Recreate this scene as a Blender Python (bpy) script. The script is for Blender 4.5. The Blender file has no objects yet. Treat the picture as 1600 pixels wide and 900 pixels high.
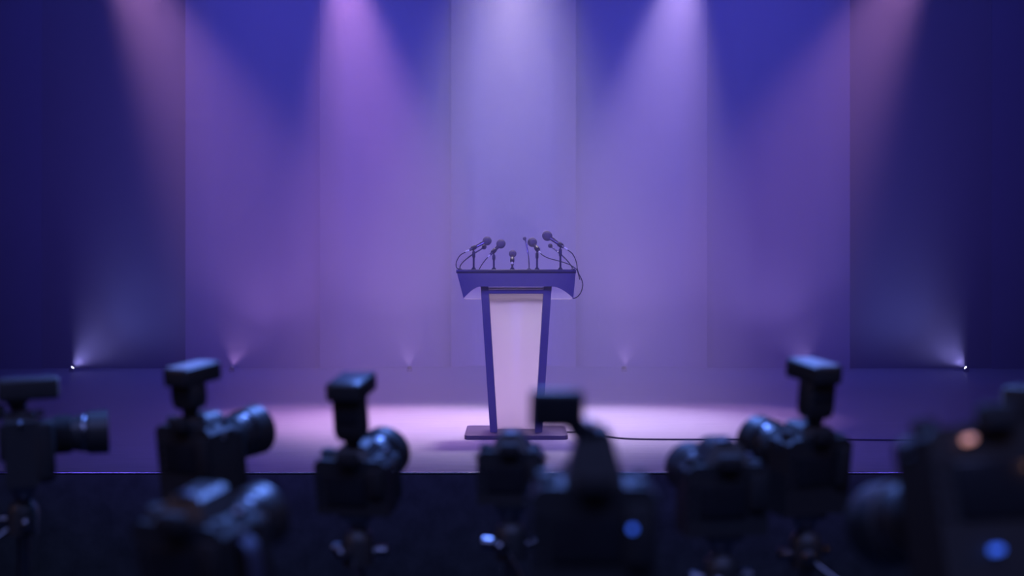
import bpy, bmesh, math, random
from mathutils import Vector, Matrix

random.seed(7)
sc = bpy.context.scene
C = sc.collection
PI = math.pi
R = math.radians

# ------------------------------------------------------------------ camera
STAGE = 0.75                      # stage floor height above the hall floor
EYE = STAGE + 1.18
FPX = 2222.2                      # 50 mm lens on a 36 mm wide sensor, 1600 px
HOR = 415.0                       # picture row of the horizon
cam_d = bpy.data.cameras.new('camera')
cam_d.lens = 50.0
cam_d.sensor_width = 36.0
cam_d.shift_y = -(450.0 - HOR) / 1600.0
cam_d.clip_start = 0.05
cam_d.dof.use_dof = True
cam_d.dof.focus_distance = 9.85
cam_d.dof.aperture_fstop = 2.1
cam = bpy.data.objects.new('camera', cam_d)
C.objects.link(cam)
cam.location = (0, 0, EYE)
cam.rotation_euler = (PI / 2, 0, 0)
sc.camera = cam

# ------------------------------------------------------------------ exposure, world
vs = sc.view_settings
vs.view_transform = 'Standard'
vs.look = 'None'
vs.gamma = 1.0
vs.use_curve_mapping = False
vs.exposure = 0.0
w = bpy.data.worlds.new('hall_darkness')
sc.world = w
w.use_nodes = True
w.node_tree.nodes['Background'].inputs['Color'].default_value = (0.10, 0.16, 0.42, 1)
w.node_tree.nodes['Background'].inputs['Strength'].default_value = 0.02

# ------------------------------------------------------------------ stage lights
def spot(name, loc, aim, power, color, size, blend=0.8, radius=0.08):
    l = bpy.data.lights.new(name, 'SPOT')
    l.energy = power
    l.color = color
    l.spot_size = R(size)
    l.spot_blend = blend
    l.shadow_soft_size = radius
    o = bpy.data.objects.new(name, l)
    C.objects.link(o)
    o.location = loc
    d = Vector(aim) - Vector(loc)
    o.rotation_euler = d.to_track_quat('-Z', 'Y').to_euler()
    return o

LAV = (0.66, 0.48, 1.0)
PINK = (0.84, 0.40, 1.0)
VIOLET = (0.15, 0.10, 1.0)
BLUE = (0.03, 0.085, 1.0)
HALL = STAGE
# five beams over the lectern
spot('stage_beam', (0.0, 12.6, HALL + 4.15), (0.0, 10.7, HALL), 420, (0.56, 0.42, 1.0), 36, 1.0)
spot('stage_beam', (-1.55, 12.6, HALL + 4.15), (-0.75, 10.7, HALL), 1350, PINK, 38, 1.0)
spot('stage_beam', (1.58, 12.6, HALL + 4.15), (0.75, 10.7, HALL), 1750, LAV, 38, 1.0)
spot('stage_beam', (-3.75, 12.6, HALL + 4.45), (-1.2, 11.0, HALL), 1250, PINK, 32, 1.0)
spot('stage_beam', (3.85, 12.6, HALL + 4.45), (1.2, 11.0, HALL), 1100, PINK, 32, 1.0)
# pale key light on the stage floor around the lectern
spot('key_light', (0.0, 11.6, HALL + 4.15), (0.0, 10.45, HALL), 950, (0.95, 0.80, 1.0), 56, 0.9, 0.25)
# blue wash on the backdrop
for x, p in ((-4.4, 240), (-2.2, 380), (0.0, 250), (2.2, 380), (4.4, 240)):
    spot('backdrop_wash', (x, 13.2, HALL + 5.6), (x, 16.4, HALL + 2.6), p, BLUE, 95, 1.0, 0.2)
for x in (-3.0, 3.0):  # added violet fill for the rear stage floor
    spot('stage_fill', (x * 0.8, 13.9, HALL + 5.5), (x * 0.7, 14.2, HALL), 330, VIOLET, 90, 1.0, 0.3)
# added violet fill from the front, brightens lectern and backdrop
for x in (-4.2, 4.2):
    spot('front_fill', (x, 4.3, 3.7), (0.0, 12.5, HALL + 1.8), 1500, VIOLET, 64, 1.0, 0.4)
# narrow front spot on the microphones
spot('lectern_special', (-1.2, 4.6, 5.6), (0.03, 9.86, HALL + 1.28), 420, (0.95, 0.84, 1.0), 9, 0.8, 0.06)
# cool light over the press area, weak warm lights from the hall
spot('press_light', (0.0, 5.2, 5.6), (0.0, 2.4, 1.6), 1550, (0.13, 0.27, 1.0), 80, 1.0, 0.15)
spot('hall_lamp', (5.0, 1.0, 3.6), (0.6, 2.6, 1.6), 20, (1.0, 0.52, 0.35), 60, 1.0, 0.1)
spot('hall_lamp', (-5.0, 1.0, 3.6), (-0.6, 2.6, 1.6), 38, (1.0, 0.52, 0.35), 60, 1.0, 0.1)
l = bpy.data.lights.new('foreground_fill', 'AREA')  # added blue fill behind the camera, lifts the dark foreground
l.shape = 'RECTANGLE'; l.size = 10.0; l.size_y = 3.0
l.energy = 330; l.color = (0.26, 0.33, 1.0)
o = bpy.data.objects.new('foreground_fill', l); C.objects.link(o)
o.location = (0, -1.4, 6.9)

# ------------------------------------------------------------------ picture to place
def P(px, py, d):
    return Vector(((px - 800.0) * d / FPX, d, EYE - (py - HOR) * d / FPX))

def on_floor(px, py, z=STAGE):
    d = (EYE - z) * FPX / (py - HOR)
    return Vector(((px - 800.0) * d / FPX, d, z))

# ------------------------------------------------------------------ materials
MATS = {}
def mat(name, col, rough=0.5, metal=0.0, nscale=40.0, cvar=0.08, bump=0.0, stretch=(1, 1, 1), spec=0.5):
    if name in MATS:
        return MATS[name]
    m = bpy.data.materials.new(name)
    m.use_nodes = True
    nt = m.node_tree
    b = nt.nodes['Principled BSDF']
    b.inputs['Roughness'].default_value = rough
    b.inputs['Metallic'].default_value = metal
    b.inputs['Specular IOR Level'].default_value = spec
    tc = nt.nodes.new('ShaderNodeTexCoord')
    mp = nt.nodes.new('ShaderNodeMapping')
    mp.inputs['Scale'].default_value = stretch
    nt.links.new(tc.outputs['Object'], mp.inputs['Vector'])
    n = nt.nodes.new('ShaderNodeTexNoise')
    n.inputs['Scale'].default_value = nscale
    n.inputs['Detail'].default_value = 4
    nt.links.new(mp.outputs['Vector'], n.inputs['Vector'])
    rmp = nt.nodes.new('ShaderNodeValToRGB')
    lo = [c * (1 - cvar) for c in col]
    hi = [min(1, c * (1 + cvar)) for c in col]
    rmp.color_ramp.elements[0].position = 0.3
    rmp.color_ramp.elements[1].position = 0.7
    rmp.color_ramp.elements[0].color = (*lo, 1)
    rmp.color_ramp.elements[1].color = (*hi, 1)
    nt.links.new(n.outputs['Fac'], rmp.inputs['Fac'])
    nt.links.new(rmp.outputs['Color'], b.inputs['Base Color'])
    if bump:
        bp = nt.nodes.new('ShaderNodeBump')
        bp.inputs['Strength'].default_value = bump
        bp.inputs['Distance'].default_value = 0.01
        nt.links.new(n.outputs['Fac'], bp.inputs['Height'])
        nt.links.new(bp.outputs['Normal'], b.inputs['Normal'])
    MATS[name] = m
    return m

def emit_mat(name, col, strength):
    m = bpy.data.materials.new(name)
    m.use_nodes = True
    nt = m.node_tree
    b = nt.nodes['Principled BSDF']
    b.inputs['Base Color'].default_value = (*col, 1)
    b.inputs['Emission Color'].default_value = (*col, 1)
    b.inputs['Emission Strength'].default_value = strength
    return m

def frosted_mat(name, col, clear, trans):
    m = bpy.data.materials.new(name)
    m.use_nodes = True
    nt = m.node_tree
    out = nt.nodes['Material Output']
    b = nt.nodes['Principled BSDF']
    b.inputs['Base Color'].default_value = (*col, 1)
    b.inputs['Roughness'].default_value = 0.45
    t = nt.nodes.new('ShaderNodeBsdfTranslucent')
    t.inputs['Color'].default_value = (*col, 1)
    mx = nt.nodes.new('ShaderNodeMixShader')
    mx.inputs['Fac'].default_value = trans
    nt.links.new(b.outputs[0], mx.inputs[1])
    nt.links.new(t.outputs[0], mx.inputs[2])
    tr = nt.nodes.new('ShaderNodeBsdfTransparent')
    m2 = nt.nodes.new('ShaderNodeMixShader')
    n = nt.nodes.new('ShaderNodeTexNoise')
    n.inputs['Scale'].default_value = 300
    mr = nt.nodes.new('ShaderNodeMapRange')
    mr.inputs['To Min'].default_value = max(0, clear - 0.03)
    mr.inputs['To Max'].default_value = clear + 0.03
    nt.links.new(n.outputs['Fac'], mr.inputs['Value'])
    nt.links.new(mr.outputs['Result'], m2.inputs['Fac'])
    nt.links.new(mx.outputs[0], m2.inputs[1])
    nt.links.new(tr.outputs[0], m2.inputs[2])
    nt.links.new(m2.outputs[0], out.inputs['Surface'])
    MATS[name] = m
    return m

M_FLOOR = mat('stage_vinyl', (0.42, 0.40, 0.44), 0.42, 0, 5.0, 0.10, 0.10, (0.6, 9, 1))
M_FACE = mat('stage_skirt', (0.075, 0.085, 0.085), 0.85, 0, 8, 0.25)
M_NOSE = mat('brushed_aluminium', (0.6, 0.6, 0.64), 0.25, 1.0, 60, 0.05, 0, (1, 30, 30))
M_HALLF = mat('hall_carpet', (0.02, 0.02, 0.028), 0.95, 0, 60, 0.3, 0.2)
M_WALL = mat('black_wall_paint', (0.020, 0.020, 0.026), 0.9, 0, 6, 0.2)
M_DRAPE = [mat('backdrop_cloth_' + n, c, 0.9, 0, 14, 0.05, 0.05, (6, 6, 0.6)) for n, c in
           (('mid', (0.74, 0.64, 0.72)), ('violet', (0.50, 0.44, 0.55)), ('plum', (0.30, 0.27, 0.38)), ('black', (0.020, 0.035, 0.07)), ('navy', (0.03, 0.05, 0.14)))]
M_LECT = mat('lectern_lacquer', (0.10, 0.09, 0.19), 0.42, 0.0, 30, 0.06)
M_BASE = mat('lectern_base_lacquer', (0.050, 0.030, 0.075), 0.40, 0.0, 30, 0.06)
M_ACRY = frosted_mat('frosted_acrylic', (0.82, 0.79, 0.76), 0.03, 0.68)
M_CLEAR = frosted_mat('clear_acrylic', (0.80, 0.78, 0.86), 0.72, 0.3)
M_FOAM = mat('windscreen_foam', (0.14, 0.12, 0.17), 0.95, 0, 500, 0.3, 0.5)
M_CHROME = mat('microphone_metal', (0.85, 0.82, 0.86), 0.30, 0.25, 60, 0.04)
M_HANDLE = mat('dark_chrome_handle', (0.17, 0.15, 0.21), 0.22, 0.6, 60, 0.04)
M_CABLE = mat('cable_rubber', (0.022, 0.018, 0.035), 0.5, 0, 90, 0.1)
M_STEEL = mat('dark_steel', (0.05, 0.045, 0.08), 0.4, 0.6, 70, 0.1)
M_BLK = mat('black_plastic', (0.038, 0.037, 0.038), 0.42, 0, 300, 0.15, 0.10)
M_RUB = mat('grip_rubber', (0.020, 0.020, 0.022), 0.75, 0, 500, 0.2, 0.3)
M_GLOSS = mat('glossy_black', (0.022, 0.022, 0.026), 0.2, 0, 40, 0.1)
M_GREY = mat('satin_grey_metal', (0.25, 0.25, 0.28), 0.30, 1.0, 90, 0.08)
M_GLASS = mat('coated_lens_glass', (0.02, 0.02, 0.05), 0.05, 0, 20, 0.1, 0, (1, 1, 1), 1.0)
M_STRAP = mat('strap_webbing', (0.05, 0.05, 0.09), 0.8, 0, 200, 0.2, 0.2)
M_LENSON = emit_mat('lit_lamp_lens', (0.62, 0.60, 1.0), 30.0)
M_LEDB = emit_mat('blue_indicator', (0.05, 0.16, 1.0), 1.0)
M_LEDO = emit_mat('amber_indicator', (1.0, 0.46, 0.42), 0.75)

# ------------------------------------------------------------------ mesh helpers
def link(name, bm, m, parent=None, smooth=True, angle=35):
    me = bpy.data.meshes.new(name)
    bmesh.ops.recalc_face_normals(bm, faces=bm.faces[:])
    bm.to_mesh(me)
    bm.free()
    me.materials.append(m)
    if smooth:
        for p in me.polygons:
            p.use_smooth = True
        me.set_sharp_from_angle(angle=R(angle))
    o = bpy.data.objects.new(name, me)
    C.objects.link(o)
    if parent is not None:
        o.parent = parent
    return o

def tag(o, label=None, cat=None, group=None, kind=None):
    if label: o['label'] = label
    if cat: o['category'] = cat
    if group: o['group'] = group
    if kind: o['kind'] = kind
    return o

def thing(name, loc, label, cat, group=None, rot=None):
    o = bpy.data.objects.new(name, None)
    C.objects.link(o)
    o.empty_display_size = 0.05
    o.location = loc
    if rot is not None:
        o.rotation_euler = rot
    return tag(o, label, cat, group)

def rbox(bm, c, s, bev=0.0, seg=2, mtx=None, taper=1.0):
    """rounded box, centre c, size s; taper scales the top"""
    r = bmesh.ops.create_cube(bm, size=1.0)
    vs_ = r['verts']
    for v in vs_:
        k = taper if v.co.z > 0 else 1.0
        v.co = Vector((v.co.x * s[0] * k, v.co.y * s[1] * k, v.co.z * s[2]))
    if bev > 0:
        es = list({e for v in vs_ for e in v.link_edges})
        r2 = bmesh.ops.bevel(bm, geom=es, offset=bev, segments=seg, affect='EDGES', profile=0.5)
        vs_ = list({v for f in r2['faces'] for v in f.verts} | {v for v in vs_ if v.is_valid})
    for v in vs_:
        v.co += Vector(c)
        if mtx is not None:
            v.co = mtx @ v.co
    return vs_

def boxobj(name, c, s, m, parent=None, bev=0.0, seg=2, taper=1.0):
    bm = bmesh.new()
    rbox(bm, c, s, bev, seg, None, taper)
    return link(name, bm, m, parent)

def lathe(bm, prof, axis='Z', seg=28, origin=(0, 0, 0), ribs=0):
    """prof: list of (radius, height along the axis)"""
    rings = []
    o = Vector(origin)
    for r, h in prof:
        ring = []
        for i in range(seg):
            a = 2 * PI * i / seg
            rr = max(r, 1e-5)
            x, y = rr * math.cos(a), rr * math.sin(a)
            if axis == 'Z': v = Vector((x, y, h))
            elif axis == 'Y': v = Vector((x, h, y))
            else: v = Vector((h, x, y))
            ring.append(bm.verts.new(o + v))
        rings.append(ring)
    for a, b in zip(rings[:-1], rings[1:]):
        for i in range(seg):
            j = (i + 1) % seg
            bm.faces.new((a[i], a[j], b[j], b[i]))
    bm.faces.new(rings[0])
    bm.faces.new(rings[-1])

def latheobj(name, prof, m, parent=None, axis='Z', seg=28, origin=(0, 0, 0)):
    bm = bmesh.new()
    lathe(bm, prof, axis, seg, origin)
    return link(name, bm, m, parent)

def catmull(pts, n=8):
    pts = [Vector(p) for p in pts]
    if len(pts) < 3:
        return pts
    q = [pts[0] * 2 - pts[1]] + pts + [pts[-1] * 2 - pts[-2]]
    out = []
    for i in range(1, len(q) - 2):
        a, b, c, d = q[i - 1], q[i], q[i + 1], q[i + 2]
        for k in range(n):
            t = k / n
            out.append(0.5 * ((2 * b) + (c - a) * t + (2 * a - 5 * b + 4 * c - d) * t * t + (3 * b - a - 3 * c + d) * t ** 3))
    out.append(pts[-1])
    return out

def tube(bm, pts, rad, seg=8):
    """rad: a number or a list of radii along the path"""
    n = len(pts)
    rr = rad if isinstance(rad, (list, tuple)) else [rad] * n
    up = Vector((0.13, 0.31, 0.94)).normalized()
    rings = []
    for i, p in enumerate(pts):
        t = (pts[min(i + 1, n - 1)] - pts[max(i - 1, 0)]).normalized()
        u = t.cross(up)
        if u.length < 1e-3: u = t.cross(Vector((1, 0, 0)))
        u.normalize()
        v = u.cross(t)
        rings.append([bm.verts.new(p + (u * math.cos(2 * PI * k / seg) + v * math.sin(2 * PI * k / seg)) * rr[i]) for k in range(seg)])
    for a, b in zip(rings[:-1], rings[1:]):
        for k in range(seg):
            j = (k + 1) % seg
            bm.faces.new((a[k], a[j], b[j], b[k]))
    bm.faces.new(rings[0]); bm.faces.new(rings[-1])

def tubeobj(name, pts, rad, m, parent=None, seg=8):
    bm = bmesh.new()
    tube(bm, [Vector(p) for p in pts], rad, seg)
    return link(name, bm, m, parent, angle=50)

def extrude_poly(bm, poly, y0, y1, bev=0.0):
    """poly in x,z; extruded along y"""
    a = [bm.verts.new((x, y0, z)) for x, z in poly]
    b = [bm.verts.new((x, y1, z)) for x, z in poly]
    n = len(poly)
    bm.faces.new(a); bm.faces.new(b)
    for i in range(n):
        j = (i + 1) % n
        bm.faces.new((a[i], a[j], b[j], b[i]))
    if bev > 0:
        es = [e for e in bm.edges if abs(e.calc_face_angle(0)) > R(20)]
        bmesh.ops.bevel(bm, geom=es, offset=bev, segments=2, affect='EDGES', profile=0.5)

def polyobj(name, poly, y0, y1, m, parent=None, bev=0.0):
    bm = bmesh.new()
    extrude_poly(bm, poly, y0, y1, bev)
    return link(name, bm, m, parent, angle=25)

# ================================================================== THE SETTING
FRONT = on_floor(800, 738).y
BACK = 17.2
HW = 9.0
o = boxobj('floor', (0, 8, -0.05), (2 * HW, 22, 0.1), M_HALLF); tag(o, 'dark carpeted hall floor below the stage', kind='structure')
o = boxobj('stage', (0, (FRONT + 0.02 + BACK) / 2, STAGE - 0.02), (2 * HW, BACK - FRONT - 0.02, 0.04), M_FLOOR)
tag(o, 'smooth raised stage floor lit lavender around the lectern', kind='structure'); stage = o
boxobj('stage_skirt', (0, FRONT + 0.022, (STAGE - 0.010) / 2), (2 * HW, 0.04, STAGE - 0.010), M_FACE, stage)
boxobj('stage_nosing', (0, FRONT + 0.012, STAGE - 0.006), (2 * HW, 0.03, 0.014), M_NOSE, stage, 0.004, 3)
o = boxobj('wall_back', (0, BACK + 0.1, 3.5), (2 * HW, 0.2, 7.2), M_WALL); tag(o, 'dark rear wall behind the cloth panels', kind='structure'); wall_back = o
o = boxobj('wall_left', (-HW - 0.1, 8, 3.5), (0.2, 22, 7.2), M_WALL); tag(o, 'dark side wall of the hall', kind='structure')
o = boxobj('wall_right', (HW + 0.1, 8, 3.5), (0.2, 22, 7.2), M_WALL); tag(o, 'dark side wall of the hall', kind='structure')
o = boxobj('ceiling', (0, 8, 7.15), (2 * HW, 22, 0.1), M_WALL); tag(o, 'dark ceiling of the hall', kind='structure')

# backdrop: cloth panels stretched side by side, outer edge curling towards the hall
def panel(x0, x1, yb, curl_l, curl_r, m, depth=0.30, span=0.28):
    bm = bmesh.new()
    n = 40
    top, bot = 6.9, STAGE + 0.002
    cols = []
    for i in range(n + 1):
        t = i / n
        # finer near the edges
        t = 0.5 - 0.5 * math.cos(PI * t)
        x = x0 + (x1 - x0) * t
        y = yb
        if curl_l and x - x0 < span: y -= depth * ((1 - (x - x0) / span) ** 1.6)
        if curl_r and x1 - x < span: y -= depth * ((1 - (x1 - x) / span) ** 1.6)
        y += 0.006 * math.sin(x * 9.0)
        cols.append((x, y))
    vf = [[bm.verts.new((x, y, z)) for z in (bot, top)] for x, y in cols]
    vb = [[bm.verts.new((x, y + 0.02, z)) for z in (bot, top)] for x, y in cols]
    for i in range(n):
        bm.faces.new((vf[i][0], vf[i + 1][0], vf[i + 1][1], vf[i][1]))
        bm.faces.new((vb[i][0], vb[i][1], vb[i + 1][1], vb[i + 1][0]))
        bm.faces.new((vf[i][0], vb[i][0], vb[i + 1][0], vf[i + 1][0]))
        bm.faces.new((vf[i][1], vf[i + 1][1], vb[i + 1][1], vb[i][1]))
    bm.faces.new((vf[0][0], vf[0][1], vb[0][1], vb[0][0]))
    bm.faces.new((vf[n][0], vb[n][0], vb[n][1], vf[n][1]))
    return link('panel', bm, m, wall_back)

def px_x(px, d): return (px - 800) * d / FPX
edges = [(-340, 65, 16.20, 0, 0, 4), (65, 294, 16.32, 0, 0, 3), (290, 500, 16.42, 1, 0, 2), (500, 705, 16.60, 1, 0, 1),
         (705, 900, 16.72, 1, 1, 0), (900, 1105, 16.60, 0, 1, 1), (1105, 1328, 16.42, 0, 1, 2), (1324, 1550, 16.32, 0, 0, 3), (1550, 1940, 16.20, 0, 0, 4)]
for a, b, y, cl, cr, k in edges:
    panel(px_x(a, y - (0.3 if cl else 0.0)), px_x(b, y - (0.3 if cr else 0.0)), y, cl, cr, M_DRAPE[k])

# ================================================================== LECTERN
LY = 9.95
LX = (806.5 - 800) * 9.83 / FPX
lect = thing('lectern', (LX, LY, STAGE), 'tall dark lectern with frosted tapering front panel and flat base', 'lectern')
TOPZ = 1.18 - (421 - HOR) * 9.75 / FPX      # height of the ledge above the stage
FY = 9.75 - LY                               # front face of the fascia
def lz(py, d): return 1.18 - (py - HOR) * d / FPX
def lx(px, d): return (px - 806.5) * d / FPX
# base
bm = bmesh.new()
rbox(bm, (0, 0.0, 0.014), (0.705, 0.62, 0.028), 0.0)
vert_e = [e for e in bm.edges if abs(e.verts[0].co.z - e.verts[1].co.z) > 0.01]
bmesh.ops.bevel(bm, geom=vert_e, offset=0.035, segments=5, affect='EDGES', profile=0.5)
hor = [e for e in bm.edges if e.calc_face_angle(0) > R(60)]
bmesh.ops.bevel(bm, geom=hor, offset=0.004, segments=2, affect='EDGES', profile=0.5)
link('base', bm, M_BASE, lect)
# posts: deep boards, leaning outwards to the top
zt, zb = lz(446, 9.83), 0.026
for s in (-1, 1):
    ot, it, ob, ib = 0.246, 0.193, 0.180, 0.130
    poly = [(s * ob, zb), (s * ib, zb), (s * it, zt), (s * ot, zt)]
    polyobj('post', poly, 9.83 - LY, 10.02 - LY, M_LECT, lect, 0.003)
# frosted panel behind the posts
poly = [(-0.178, 0.024), (0.178, 0.024), (0.236, lz(452, 10.05)), (-0.236, lz(452, 10.05))]
polyobj('front_panel', poly, 10.03 - LY, 10.042 - LY, M_ACRY, lect)
# cross bars at the top
z1, z0 = lz(452.8, 9.83), lz(459, 9.83)
boxobj('crossbar', (0, 9.85 - LY, (z0 + z1) / 2), (0.39, 0.03, z1 - z0), M_LECT, lect, 0.003)
boxobj('light_strip', (0, 9.855 - LY, lz(450.6, 9.855)), (0.39, 0.02, 0.011), M_ACRY, lect, 0.002)
# fascia with the arched lower edge
tz, mz, bz = TOPZ - 0.026, lz(447.6, 9.76), lz(466, 9.76)
poly = [(-0.406, tz), (-0.3605, bz)]
N = 10
for i in range(1, N + 1):
    t = i / N
    poly.append((-0.3605 + (0.3605 - 0.236) * t, bz + (mz - bz) * math.sin(t * PI / 2) ** 0.95))
for i in range(N, 0, -1):
    t = i / N
    poly.append((0.391 - (0.391 - 0.243) * t, bz + (mz - bz) * math.sin(t * PI / 2) ** 0.95))
poly += [(0.391, bz), (0.408, tz)]
polyobj('fascia', poly, FY, FY + 0.022, M_LECT, lect, 0.002)
boxobj('top_ledge', (0, FY + 0.10, TOPZ - 0.013), (0.822, 0.21, 0.026), M_STEEL, lect, 0.004)
# sloping reading board and side cheeks behind
bm = bmesh.new()
rbox(bm, (0, 0.07, 0), (0.80, 0.17, 0.022), 0.004, 2, Matrix.Translation((0, FY + 0.20, TOPZ - 0.016)) @ Matrix.Rotation(R(-16), 4, 'X'))
link('reading_board', bm, M_LECT, lect)
boxobj('end_strip', (-0.408, FY + 0.008, TOPZ - 0.013), (0.007, 0.018, 0.027), M_NOSE, lect, 0.002)
# clear acrylic apron behind the arch
poly = [(-0.378, tz - 0.004), (-0.366, lz(467.5, 9.98)), (0.394, lz(467.5, 9.98)), (0.402, tz - 0.004)]
polyobj('acrylic_apron', poly, 10.045 - LY, 10.052 - LY, M_CLEAR, lect)
boxobj('apron_edge', (0.0135, 10.048 - LY, lz(467.3, 10.05)), (0.762, 0.014, 0.005), M_ACRY, lect, 0.001)

# ================================================================== MICROPHONES
LEDGE = STAGE + TOPZ
def ball_mesh(bm, c, axis, r, collar):
    """foam windscreen: a ball drawn out a little towards the handle"""
    q = Vector((0, 0, 1)).rotation_difference(axis).to_matrix().to_4x4()
    prof = []
    for i in range(15):
        a = PI * i / 14
        h = -math.cos(a)
        rr = math.sin(a)
        if h < 0: rr = max(rr, 0) * 1.0
        prof.append((rr * r * (1.0 if h > -0.55 else 1.0), h * r * 1.05))
    prof = [(p[0] if p[1] > -r * 0.8 else max(p[0], collar), p[1]) for p in prof]
    k = len(bm.verts)
    bm.verts.ensure_lookup_table()
    lathe(bm, prof, 'Z', 24)
    bm.verts.ensure_lookup_table()
    for v in bm.verts[k:]:
        v.co = q @ v.co + c

def frustum_path(a, b, radii):
    pts = [a + (b - a) * t for t, _ in radii]
    return pts, [r for _, r in radii]

def hand_mic(ball, rb, tail, label, cable_pts, rh=0.0105):
    root_p = Vector(tail)
    t = thing('handheld_microphone', root_p, label, 'microphone', 'large microphones on the lectern')
    ball, tail = Vector(ball) - root_p, Vector((0, 0, 0))
    ax = (ball - tail).normalized()
    bm = bmesh.new()
    ball_mesh(bm, ball, ax, rb, rh * 1.1)
    link('windscreen', bm, M_FOAM, t, angle=60)
    top = ball - ax * rb * 0.8
    L = (top - tail).length
    pts, rr = frustum_path(top, tail, [(0, rh * 1.18), (0.1, rh * 1.12), (0.55, rh * 0.92), (0.78, rh * 0.78), (0.80, rh * 0.7)])
    tubeobj('handle', pts, rr, M_HANDLE, t, 16)
    pts, rr = frustum_path(top, tail, [(0.79, rh * 0.62), (0.97, rh * 0.58), (1.0, rh * 0.4)])
    tubeobj('plug', pts, rr, M_CHROME, t, 12)
    bm = bmesh.new()
    side = ax.cross(Vector((0, 0, 1))).normalized()
    upv = side.cross(ax).normalized()
    c = top + (tail - top) * 0.12 + upv * rh * 1.0 - Vector((0, 0.002, 0))
    tube(bm, [c, c + (tail - top).normalized() * 0.014], 0.0028, 8)
    link('switch', bm, M_CABLE, t)
    cp = catmull([tail + ax * 0.004] + [Vector(p) - root_p for p in cable_pts], 8)
    tubeobj('cable', cp, 0.0034, M_CABLE, t, 8)
    return t

def desk_stand(ball, rb, tail, px, label, rh):
    """the clip wraps the microphone's handle where the pole's picture column meets it"""
    ball, tail = Vector(ball), Vector(tail)
    ax = (ball - tail).normalized()
    top = ball - ax * rb * 0.8
    if isinstance(px, float) and px < 1:
        f = px
    else:
        f = ((px - 800) * 9.86 / FPX - top.x) / (tail.x - top.x)
    c = top + (tail - top) * f
    base = Vector((c.x, c.y, LEDGE - 0.001))
    t = thing('microphone_stand', base, label, 'stand', 'microphone stands on the lectern')
    rin, rout = rh * 0.93, rh * 1.42
    cos = math.sqrt(max(0.05, 1 - ax.z * ax.z))
    tip = c.z - base.z - rout / cos * 0.93
    latheobj('foot', [(0.016, 0.0), (0.016, 0.005), (0.012, 0.009), (0.009, 0.014)], M_STEEL, t)
    zv = Vector((0, 0, 1))
    tubeobj('pole', [zv * 0.008, zv * tip * 0.5, zv * tip * 0.80], 0.0068, M_STEEL, t, 12)
    tubeobj('adjuster', [zv * tip * 0.60, zv * tip * 0.66, zv * (tip - 0.014), zv * (tip - 0.007), zv * tip], [0.008, 0.0108, 0.0108, 0.006, 0.003], M_STEEL, t, 12)
    # hollow sleeve round the handle
    bm = bmesh.new()
    lathe(bm, [(rin, -0.016), (rout * 0.94, -0.016), (rout, -0.013), (rout, 0.013), (rout * 0.94, 0.016), (rin, 0.016)], 'Z', 20)
    caps = [f_ for f_ in bm.faces if len(f_.verts) > 4]
    e0, e1 = [list(f_.verts) for f_ in caps]
    bmesh.ops.delete(bm, geom=caps, context='FACES_ONLY')
    e0.sort(key=lambda v: math.atan2(v.co.y, v.co.x)); e1.sort(key=lambda v: math.atan2(v.co.y, v.co.x))
    n = len(e0)
    for i in range(n):
        bm.faces.new((e0[i], e1[i], e1[(i + 1) % n], e0[(i + 1) % n]))
    q = zv.rotation_difference(ax).to_matrix().to_4x4()
    for v in bm.verts:
        v.co = q @ v.co + (c - base)
    link('clip', bm, M_CABLE, t)
    return t

def ledge(px, d): return Vector(((px - 800) * d / FPX, d, LEDGE - 0.001))

D = 9.86
E0 = Vector((0, 0, -0.001))
def mic_on_stand(ball, rb, tail, px, label, stand_label, cable, rh):
    hand_mic(ball, rb, tail, label, cable, rh)
    desk_stand(ball, rb, tail, px, stand_label, rh)
# over the lectern's corner with the steel end strip
mic_on_stand(P(761, 376.5, D + 0.04), 0.031, P(727, 394, D - 0.03), 740.2,
             'large foam-topped microphone leaning furthest out over the lectern corner with steel end strip',
             'dark desk stand under the microphone near the steel end strip',
             [P(719, 399, D - 0.04), P(713.6, 408, D - 0.05), P(712.6, 415, D - 0.06), P(714, 419.0, D - 0.07), ledge(718, D - 0.06) + Vector((0, 0, 0.003))], 0.0105)
mic_on_stand(P(782.7, 381, D + 0.04), 0.032, P(762, 402, D - 0.04), 771.6,
             'large foam-topped microphone standing second from the lectern corner with steel end strip',
             'dark desk stand holding the microphone next to the short middle one',
             [P(757, 408, D - 0.05), P(752, 415, D - 0.06), ledge(748.5, D - 0.07) + E0], 0.0105)
# short middle microphone, pointing away
mic_on_stand(P(801, 396.5, D + 0.07), 0.0265, P(800.0, 413, D - 0.03), 0.5,
             'shortest microphone with small foam ball, mid ledge, pointing at the speaker side',
             'very short dark desk stand under the shortest microphone',
             [P(799.8, 416, D - 0.042), P(800.0, 419.0, D - 0.045), ledge(801.5, D - 0.04) + E0], 0.0105)
mic_on_stand(P(831.7, 378.5, D + 0.08), 0.033, P(844.5, 396, D - 0.03), 839.2,
             'large foam-topped microphone beside the upright thin gooseneck, cable swept along the ledge',
             'dark desk stand under the microphone whose cable sweeps along the ledge',
             [P(850, 400, D - 0.04), P(859, 404, D - 0.04), P(874, 408, D - 0.04), P(889, 413, D - 0.04), P(897, 418, D - 0.04),
              P(901.6, 422, D - 0.04), P(904.5, 431, D - 0.04), P(906, 437, D - 0.04)], 0.0120)
mic_on_stand(P(855, 368.5, D + 0.05), 0.035, P(887, 390.5, D - 0.03), 875.6,
             'highest large foam-topped microphone, its cable looping down past the lectern end',
             'tall dark desk stand under the highest microphone',
             [P(894, 396, D - 0.05), P(899, 405, D - 0.08), P(901.4, 414, 9.74), P(902.2, 421, 9.71), P(904.5, 428, 9.70), P(908.5, 436, 9.70),
              P(910.6, 445, 9.70), P(908, 456, 9.71), P(903, 463, 9.73), P(897.5, 466, 9.752), P(894.5, 466, 9.757)], 0.0120)

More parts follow.
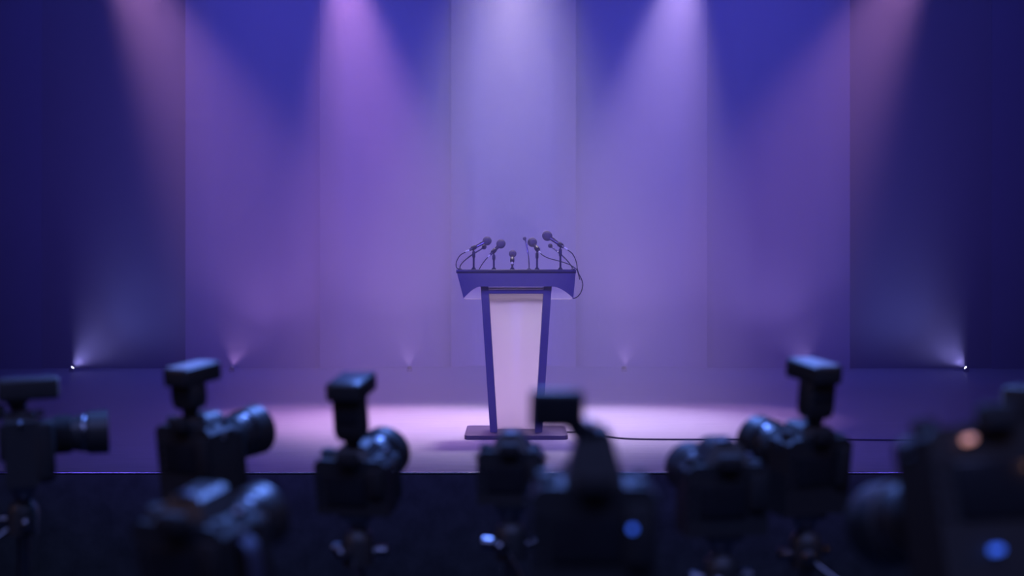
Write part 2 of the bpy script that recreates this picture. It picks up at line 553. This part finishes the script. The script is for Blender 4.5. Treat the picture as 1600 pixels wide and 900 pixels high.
def gooseneck(pts, rtip, label):
    root = Vector(pts[-1])
    t = thing('gooseneck_microphone', root, label, 'microphone', 'thin gooseneck microphones on the lectern')
    q = [Vector(p) - root for p in pts]
    path = catmull(q, 8)
    n = len(path)
    bm = bmesh.new()
    ax = (path[0] - path[2]).normalized()
    ball_mesh(bm, q[0], ax, rtip, rtip * 0.4)
    link('windscreen', bm, M_FOAM, t, angle=60)
    k = max(2, n // 2)
    tubeobj('capsule_stem', path[:k + 1], [0.0048] * k + [0.0040], M_HANDLE, t, 10)
    tubeobj('flexible_neck', path[k:], 0.0038, M_CABLE, t, 10)
    latheobj('foot', [(0.014, -0.002), (0.014, 0.004), (0.006, 0.007)], M_STEEL, t)
    return t

gooseneck([P(819.7, 372.7, D + 0.03), P(822, 379, D + 0.025), P(825.5, 398, D + 0.01), P(826.6, 411, D), ledge(826.7, D) + Vector((0, 0, 0.001))], 0.0125,
          'upright thin gooseneck microphone with tiny foam tip')
gooseneck([P(859.8, 384, D + 0.08), P(866, 389, D + 0.07), P(878, 399, D + 0.05), P(887, 408, D + 0.03), P(893.5, 417, D + 0.01), ledge(895, D) + Vector((0, 0, 0.001))], 0.0155,
          'slanting gooseneck microphone crossing behind the highest microphone stand')
gooseneck([P(756.5, 386, D + 0.07), P(750, 390.5, D + 0.06), P(737, 398.5, D + 0.04), P(725, 408, D + 0.02), P(719.5, 415, D + 0.005), ledge(718.6, D) + Vector((0, 0, 0.001))], 0.0165,
          'slanting gooseneck microphone behind the stand near the steel end strip')

# cable running over the stage floor from the lectern
pts = [Vector((LX + 0.30, LY + 0.08, STAGE + 0.0042)), on_floor(915, 677), on_floor(945, 683), on_floor(985, 687), on_floor(1060, 688), on_floor(1150, 688),
       on_floor(1250, 687.5), on_floor(1395, 689), on_floor(1560, 690), on_floor(1800, 686)]
for p in pts: p.z = STAGE + 0.0062
pts[0].x = LX + 0.36
o = tubeobj('floor_cable', catmull(pts, 10), 0.0062, M_CABLE)
tag(o, 'thin black cable running across the stage floor from the lectern base', 'cable')

# ================================================================== FLOOR UPLIGHTS
def uplight(px, py, aim, power, label, col=(0.45, 0.42, 1.0), size=70, lit=True):
    p = on_floor(px, py)
    t = thing('floor_uplight', (p.x, p.y, STAGE), label, 'lamp', 'lamps along the foot of the backdrop')
    t.scale = (0.6, 0.6, 0.6)
    d = (Vector(aim) - p).normalized()
    q = Vector((0, 0, 1)).rotation_difference(d)
    boxobj('base_plate', (0, 0, 0.005), (0.10, 0.08, 0.010), M_STEEL, t, 0.002)
    for s in (-1, 1):
        boxobj('yoke', (s * 0.043, 0, 0.038), (0.007, 0.02, 0.068), M_STEEL, t, 0.001)
    bm = bmesh.new()
    lathe(bm, [(0.022, -0.035), (0.034, -0.030), (0.038, 0.02), (0.040, 0.028), (0.036, 0.028), (0.034, 0.018)], 'Z', 20)
    can = link('can', bm, M_STEEL, t)
    can.location = (0, 0, 0.062); can.rotation_mode = 'QUATERNION'; can.rotation_quaternion = q
    if lit:
        g = latheobj('lamp_lens', [(0.030, 0.0215), (0.030, 0.0235), (0.010, 0.026)], M_LENSON, can, 'Z', 20)
    pos = p + Vector((0, 0, 0.037)) + d * 0.03
    spot('uplight_beam', pos, Vector(aim), power, col, size, 1.0, 0.02)
    return t
def up(px, py, dx, dy, power, label, col, size):
    q = on_floor(px, py)
    uplight(px, py, q + Vector((dx, dy, 1.0)), power, label, col, size)
up(112, 581, 0.95, 0.0, 130, 'small lit floor lamp before the dark outer panel, behind the side-on camera', (0.34, 0.32, 1.0), 105)
up(1510, 581, -0.95, 0.0, 130, 'small lit floor lamp before the dark outer panel, behind the big dark camera', (0.34, 0.32, 1.0), 105)
up(362, 581, 0.30, 0.05, 50, 'small floor lamp at the backdrop foot, behind the low bare-topped camera', (0.65, 0.35, 1.0), 110)
up(640, 580, -0.10, 0.05, 28, 'small floor lamp at the backdrop foot beside the lectern, steel end strip side', (0.65, 0.42, 1.0), 110)
up(975, 580, 0.10, 0.05, 28, 'small floor lamp at the backdrop foot beside the lectern, cable loop side', (0.65, 0.42, 1.0), 110)
up(1262, 581, -0.30, 0.05, 50, 'small floor lamp behind the flash of the camera aiming across the floor cable', (0.5, 0.35, 1.0), 110)

# ================================================================== PRESS CAMERAS
def press_camera(px, py, d, yaw, pitch, label, h=0.152, flash=True, roll=0.0, scale=1.0, lens_len=0.15, lens_r=0.043,
                 flash_h=0.085, head_w=0.064, head_l=0.10, head_h=0.036, led=None, hump=0.022, hump_w=1.0, la_drop=0.050, monitor=False, strap=False, flash_shift=0.0, pale=False, group=None):
    """(px,py,d): where the middle of the body's top edge (shoulder line) stands"""
    top = P(px, py, d)
    rot = Matrix.Rotation(R(-yaw), 4, 'Z') @ Matrix.Rotation(R(pitch), 4, 'X') @ Matrix.Rotation(R(roll), 4, 'Y')
    base = top - rot @ Vector((0, 0, h * scale))
    t = thing('press_camera', base, label, 'camera', group, rot.to_euler())
    t.scale = (scale,) * 3
    W, Dp = 0.148, 0.066
    # body with sloping shoulders
    bm = bmesh.new()
    poly = [(-W / 2, 0.0), (W / 2, 0.0), (W / 2, h - 0.012), (W / 2 - 0.014, h), (-W / 2 + 0.012, h), (-W / 2, h - 0.010)]
    extrude_poly(bm, poly, -Dp / 2, Dp / 2, 0.007)
    link('body', bm, M_BLK, t)
    boxobj('grip', (W / 2 - 0.020, Dp / 2 + 0.012, h * 0.48), (0.044, 0.044, h * 0.90), M_RUB, t, 0.014, 3)
    boxobj('thumb_rest', (W / 2 - 0.022, -Dp / 2 - 0.003, h * 0.62), (0.034, 0.014, h * 0.5), M_RUB, t, 0.006, 2)
    # viewfinder hump
    poly = [(x * hump_w, h + z) for x, z in ((-0.046, -0.006), (-0.036, hump * 0.4), (-0.027, hump * 0.84), (-0.018, hump), (0.018, hump), (0.027, hump * 0.84), (0.036, hump * 0.4), (0.046, -0.006))]
    vf = polyobj('viewfinder_housing', poly, -0.030, 0.046, M_BLK, t, 0.005)
    for v in vf.data.vertices:
        if v.co.y < 0 and v.co.z > h:
            v.co.y += 0.022 * (v.co.z - h) / max(hump, 0.01)
    boxobj('hot_shoe', (0, -0.006, h + hump + 0.0015), (0.020, 0.020, 0.004), M_GREY, vf, 0.001)
    boxobj('eyecup', (0, -Dp / 2 - 0.008, h + 0.006), (0.042, 0.020, 0.028), M_RUB, vf, 0.007, 3)
    sc_ = boxobj('screen', (-0.010, -Dp / 2 - 0.0015, h - 0.062), (0.082, 0.005, 0.056), M_GLOSS, t, 0.002)
    latheobj('mode_dial', [(0.013, h - 0.004), (0.0135, h + 0.009), (0.012, h + 0.011), (0.0, h + 0.011)], M_BLK, t, 'Z', 20, (-0.056, 0, 0))
    latheobj('shutter_button', [(0.009, h - 0.004), (0.009, h + 0.006), (0.006, h + 0.009), (0.0, h + 0.009)], M_GREY, t, 'Z', 18, (0.056, 0.026, 0))
    latheobj('command_dial', [(0.010, h - 0.004), (0.010, h + 0.004), (0.0, h + 0.005)], M_BLK, t, 'Z', 18, (0.054, -0.012, 0))
    for k in range(4):
        latheobj('button', [(0.004, -Dp / 2 - 0.0035), (0.004, -Dp / 2), (0.0, -Dp / 2)], M_GREY, t, 'Y', 10, (-0.064, 0, h - 0.036 - 0.016 * k))
    for s in (-1, 1):
        bm = bmesh.new()
        c = Vector((s * (W / 2 + 0.004), 0, h - 0.018))
        tube(bm, [c + Vector((s * 0.004 * math.cos(a), 0, 0.007 * math.sin(a))) for a in [2 * PI * i / 12 for i in range(13)]], 0.0016, 6)
        link('strap_lug', bm, M_GREY, t)
    # lens
    la = h - la_drop
    r = lens_r
    y0 = Dp / 2 - 0.002
    L = lens_len
    lens = latheobj('lens', [(0.033, y0), (0.034, y0 + 0.012), (r * 0.86, y0 + 0.022), (r * 0.88, y0 + L * 0.62), (r * 0.96, y0 + L * 0.70), (r * 0.97, y0 + L * 0.82), (r * 0.80, y0 + L * 0.82)], M_BLK, t, 'Y', 32, (0, 0, la))
    bm = bmesh.new()
    seg = 48
    for i in range(seg):                     # ribbed zoom ring
        a = 2 * PI * i / seg
        mtx = Matrix.Translation((0, 0, la)) @ Matrix.Rotation(a, 4, 'Y')
        rbox(bm, (r * 0.91, y0 + L * 0.40, 0), (0.005, L * 0.26, r * 0.075), 0, 1, mtx)
    link('zoom_ring', bm, M_RUB, lens, smooth=False)
    latheobj('accent_ring', [(r * 0.972, y0 + L * 0.70), (r * 0.985, y0 + L * 0.715), (r * 0.985, y0 + L * 0.735), (r * 0.972, y0 + L * 0.75)], M_GREY, lens, 'Y', 32, (0, 0, la))
    bm = bmesh.new()
    ro = r * 1.08
    lathe(bm, [(r * 0.97, y0 + L * 0.78), (ro, y0 + L * 0.80), (ro * 1.03, y0 + L * 1.12), (ro * 0.99, y0 + L * 1.12), (ro * 0.95, y0 + L * 0.84), (r * 0.5, y0 + L * 0.83)], 'Y', 32, (0, 0, la))
    link('lens_hood', bm, M_BLK, lens)
    latheobj('front_glass', [(r * 0.82, y0 + L * 0.835), (r * 0.7, y0 + L * 0.86), (r * 0.4, y0 + L * 0.885), (0.0, y0 + L * 0.89)], M_GLASS, lens, 'Y', 32, (0, 0, la))
    if flash:
        fl = bpy.data.objects.new('flash', None); C.objects.link(fl); fl.parent = t
        fl.empty_display_size = 0.03
        fl.location = (0, -0.006, h + hump + 0.003)
        fb = flash_h
        boxobj('flash_foot', (0, 0, 0.007), (0.024, 0.024, 0.016), M_BLK, fl, 0.003)
        latheobj('locking_ring', [(0.015, 0.002), (0.0165, 0.005), (0.0165, 0.008), (0.015, 0.010)], M_RUB, fl, 'Z', 18)
        bm = bmesh.new()
        rbox(bm, (0, 0, 0.017), (0.044, 0.034, 0.014), 0.004, 2, None, 1.35)
        rbox(bm, (0, 0, 0.021 + fb / 2), (0.062, 0.046, fb), min(0.009, fb * 0.3), 3)
        link('flash_body', bm, M_BLK, fl)
        boxobj('flash_display', (0, -0.0245, 0.021 + fb * 0.55), (0.044, 0.002, fb * 0.36), M_GLOSS, fl, 0.0005)
        zc = 0.021 + fb + head_h / 2 - 0.004
        hd = boxobj('flash_head', (0, head_l / 2 - 0.036, zc), (head_w, head_l, head_h), M_BLK, fl, 0.006, 3)
        boxobj('top_cover', (0, head_l / 2 - 0.036, zc + head_h / 2 + 0.0003), (head_w - 0.012, head_l - 0.012, 0.002), M_LIT_TONE if pale else M_FLASHTOP, hd, 0.0008)
        boxobj('diffuser', (0, head_l - 0.036, zc), (head_w - 0.010, 0.004, head_h - 0.010), M_ACRY, hd, 0.001)
    if monitor:
        mx, mz = monitor
        mo = boxobj('monitor', (mx, -0.010, h + mz), (0.064, 0.018, 0.046), M_BLK, t, 0.005, 3)
        boxobj('monitor_screen', (mx, -0.0195, h + mz), (0.054, 0.002, 0.036), M_GLOSS, mo, 0.0008)
        tubeobj('monitor_arm', catmull([Vector((0, -0.006, h + hump)), Vector((-0.006, -0.006, h + hump + 0.008)), Vector((mx * 0.45, -0.008, h + mz - 0.030)), Vector((mx * 0.6, -0.008, h + mz - 0.020))], 4), 0.0075, M_GREY, mo, 12)
    for lxx, lzz, lr, lm in (led or ()):
        bm = bmesh.new()
        lathe(bm, [(lr * 1.3, 0.014), (lr * 1.3, 0.001), (lr, -0.001), (lr * 0.8, -0.003), (0.0, -0.004)], 'Y', 16, (lxx, -Dp / 2 - 0.012, lzz))
        link('indicator_light', bm, lm, t)
    if strap:
        pts = catmull([Vector((strap * (W / 2 + 0.006), 0, h - 0.020)), Vector((strap * (W / 2 + 0.026), -0.01, h - 0.035)), Vector((strap * (W / 2 + 0.034), -0.02, h - 0.10)), Vector((strap * (W / 2 + 0.022), -0.03, h - 0.20)), Vector((strap * (W / 2 - 0.01), -0.03, h - 0.27))], 6)
        bm = bmesh.new()
        prev = None
        for p in pts:
            a = [bm.verts.new(p + Vector((0.002, -0.012, 0))), bm.verts.new(p + Vector((0.002, 0.012, 0))), bm.verts.new(p + Vector((-0.002, 0.012, 0))), bm.verts.new(p + Vector((-0.002, -0.012, 0)))]
            if prev:
                for i in range(4):
                    bm.faces.new((prev[i], prev[(i + 1) % 4], a[(i + 1) % 4], a[i]))
            else: bm.faces.new(a)
            prev = a
        bm.faces.new(prev)
        link('strap', bm, M_STRAP, t)
    tripod(base, -yaw, label_of_tripod(label), rot)
    return t

M_FLASHTOP = mat('satin_flash_cover', (0.10, 0.10, 0.115), 0.30, 0.0, 60, 0.05)
M_LIT_TONE = mat('flash_cover_lit_tone', (0.55, 0.55, 0.58), 0.35, 0.0, 60, 0.05)  # light from above put into the cover's colour
TRI = {}
def label_of_tripod(cam_label):
    return TRI[cam_label]

def tripod(top, rz, label, rot):
    """head plate touches the camera's underside at `top`; three legs stand on the hall floor"""
    dn = Vector((0, 0, -1))
    t = thing('tripod', (top.x, top.y, 0.0), label, 'tripod', 'tripods under the press cameras', (0, 0, R(rz)))
    H = top.z
    rl = Matrix.Rotation(R(-rz), 4, 'Z') @ rot                        # tilt of the plate in the tripod's own frame
    k = rl.to_3x3()
    bm = bmesh.new()
    rbox(bm, (0, 0, -0.006), (0.062, 0.056, 0.012), 0.003, 2, Matrix.Translation((0, 0, H)) @ k.to_4x4())
    link('quick_release_plate', bm, M_GREY, t)
    under = Vector((0, 0, H)) + k @ Vector((0, 0, -0.012))
    bm = bmesh.new()
    tube(bm, [under, under + k @ Vector((0, 0, -0.014)), under + k @ Vector((0, 0, -0.030))], [0.026, 0.020, 0.014], 18)
    link('ball_neck', bm, M_GREY, t)
    z = under.z - 0.040
    latheobj('ball_housing', [(0.016, z - 0.062), (0.030, z - 0.058), (0.031, z - 0.010), (0.027, z + 0.004), (0.018, z + 0.012)], M_BLK, t, 'Z', 24)
    for a, L in ((0.2, 0.036), (PI * 0.95, 0.034), (-PI / 2 - 0.5, 0.030)):
        v = Vector((math.cos(a), math.sin(a), 0))
        c = Vector((0, 0, z - 0.030))
        bm = bmesh.new()
        tube(bm, [c + v * 0.024, c + v * L, c + v * (L + 0.002), c + v * (L + 0.020), c + v * (L + 0.024)], [0.006, 0.006, 0.012, 0.013, 0.009], 14)
        link('locking_knob', bm, M_GREY, t)
    # pan handle towards the operator
    a0 = Vector((0.0, -0.03, z - 0.045))
    h_ = tubeobj('pan_handle', [a0, a0 + Vector((0.05, -0.09, -0.06))], 0.005, M_GREY, t, 10)
    tubeobj('handle_grip', [a0 + Vector((0.05, -0.09, -0.06)), a0 + Vector((0.055, -0.10, -0.066)), a0 + Vector((0.09, -0.165, -0.105)), a0 + Vector((0.093, -0.17, -0.108))], [0.008, 0.012, 0.013, 0.008], M_RUB, h_, 12)
    zs = z - 0.20
    latheobj('centre_column', [(0.013, zs - 0.25), (0.013, z - 0.06), (0.0, z - 0.06)], M_GREY, t, 'Z', 16)
    latheobj('shoulder', [(0.02, zs - 0.045), (0.045, zs - 0.035), (0.048, zs - 0.005), (0.030, zs + 0.012), (0.017, zs + 0.03)], M_BLK, t, 'Z', 20)
    for i in range(3):
        a = PI / 2 + i * 2 * PI / 3
        v = Vector((math.cos(a), math.sin(a), 0))
        p0 = v * 0.040 + Vector((0, 0, zs - 0.02))
        p1 = v * (0.040 + zs * 0.22) + Vector((0, 0, 0.012))
        m1 = p0 + (p1 - p0) * 0.48
        lg = tubeobj('leg', [p0, m1], 0.0145, M_BLK, t, 12)
        tubeobj('leg_clamp', [p0 + (p1 - p0) * 0.455, p0 + (p1 - p0) * 0.495], 0.0185, M_GREY, lg, 12)
        tubeobj('lower_leg', [m1, p1], 0.0105, M_GREY, lg, 12)
        bm = bmesh.new()
        lathe(bm, [(0.016, 0.0), (0.018, 0.006), (0.013, 0.028)], 'Z', 14, (p1.x, p1.y, 0))
        link('rubber_foot', bm, M_RUB, lg)
    return t

CAMS = [
    # px, py(shoulder), d, yaw, pitch, label, tripod label, options
    (32, 646, 3.0, 72, 2, 'black camera seen side-on with deep square-looking lens hood and low flat flash',
     'tripod under the side-on camera with deep lens hood', dict(h=0.145, lens_len=0.13, lens_r=0.042, flash_h=0.006, head_w=0.07, head_l=0.12, hump=0.004, head_h=0.044)),
    (303, 662, 2.8, 32, 7, 'black camera with tall flash coloured as lit on top and lens turned inwards, above the low bare-topped camera',
     'tripod under the camera with flash coloured as lit on top, above the low bare-topped camera', dict(h=0.150, pale=True, flash_h=0.042, hump=0.018, lens_r=0.047, lens_len=0.13)),
    (554, 712, 2.8, 14, 11, 'black camera whose tall dark-topped flash stands before the lit stage floor',
     'tripod under the camera with the dark-topped flash before the lit stage floor', dict(h=0.112, flash_h=0.078, head_w=0.072, lens_r=0.050, lens_len=0.13)),
    (798, 702, 2.75, 3, 4, 'bare-topped black camera standing right before the lectern base, without flash',
     'tripod under the bare-topped camera before the lectern base', dict(h=0.120, flash=False, scale=0.86, hump=0.036)),
    (1130, 722, 2.5, -10, 4, 'bare-topped black camera before the floor cable, next to the camera with flash coloured as lit on top',
     'tripod under the bare-topped camera before the floor cable', dict(h=0.125, flash=False, hump=0.038)),
    (1268, 680, 2.75, -25, 7, 'black camera with tall flash coloured as lit on top, its round lens crossing the floor cable',
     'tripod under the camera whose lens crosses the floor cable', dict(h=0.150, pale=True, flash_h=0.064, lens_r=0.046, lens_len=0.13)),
    (1606, 712, 2.35, -58, 2, 'black camera with upright box flash and lens turned sideways, behind the big dark camera body',
     'tripod under the sideways camera with the upright box flash', dict(h=0.14, lens_len=0.12, lens_r=0.040, flash_h=0.012, head_l=0.08, head_h=0.06)),
    (300, 808, 1.85, 26, 11, 'low bare-topped camera with hanging strap, below the camera with flash coloured as lit on top',
     'tripod under the low bare-topped camera with the strap', dict(h=0.125, flash=False, strap=1, hump=0.032, lens_len=0.105, lens_r=0.041)),
    (928, 752, 1.7, 2, 3, 'large camera with small monitor on top and blue indicator light, overlapping the lectern base',
     'tripod under the large camera with the blue indicator light', dict(h=0.15, flash=False, hump=0.062, hump_w=0.8, monitor=(-0.044, 0.088), led=((0.044, 0.103, 0.0032, M_LEDB),))),
    (1522, 672, 1.6, -16, -15, 'big dark camera body with amber and blue lights, lens lowered beside it',
     'tripod under the big dark camera body with the amber light', dict(h=0.20, scale=1.12, flash=False, hump=0.004, la_drop=0.078, led=((-0.022, 0.080, 0.0028, M_LEDB), (-0.034, 0.186, 0.0026, M_LEDO)))),
]
for px, py, d, yaw, pitch, lab, tlab, kw in CAMS:
    TRI[lab] = tlab
    press_camera(px, py, d, yaw, pitch, lab, group='press cameras in front of the stage', **kw)

# ================================================================== HAZE over the stage
bm = bmesh.new()
y0, y1 = FRONT + 0.25, 16.08
rbox(bm, (0, (y0 + y1) / 2, (STAGE + 0.003 + 6.9) / 2), (2 * HW - 0.02, y1 - y0, 6.9 - STAGE - 0.003))
m = bpy.data.materials.new('stage_haze')
m.use_nodes = True
nt = m.node_tree
nt.nodes.remove(nt.nodes['Principled BSDF'])
vsn = nt.nodes.new('ShaderNodeVolumeScatter')
vsn.inputs['Color'].default_value = (0.96, 0.88, 1.0, 1)
vsn.inputs['Density'].default_value = 0.10
vsn.inputs['Anisotropy'].default_value = 0.15
nt.links.new(vsn.outputs[0], nt.nodes['Material Output'].inputs['Volume'])
o = link('stage_haze', bm, m, smooth=False)
tag(o, 'thin theatrical haze hanging over the stage and catching the light beams', 'haze', kind='stuff')
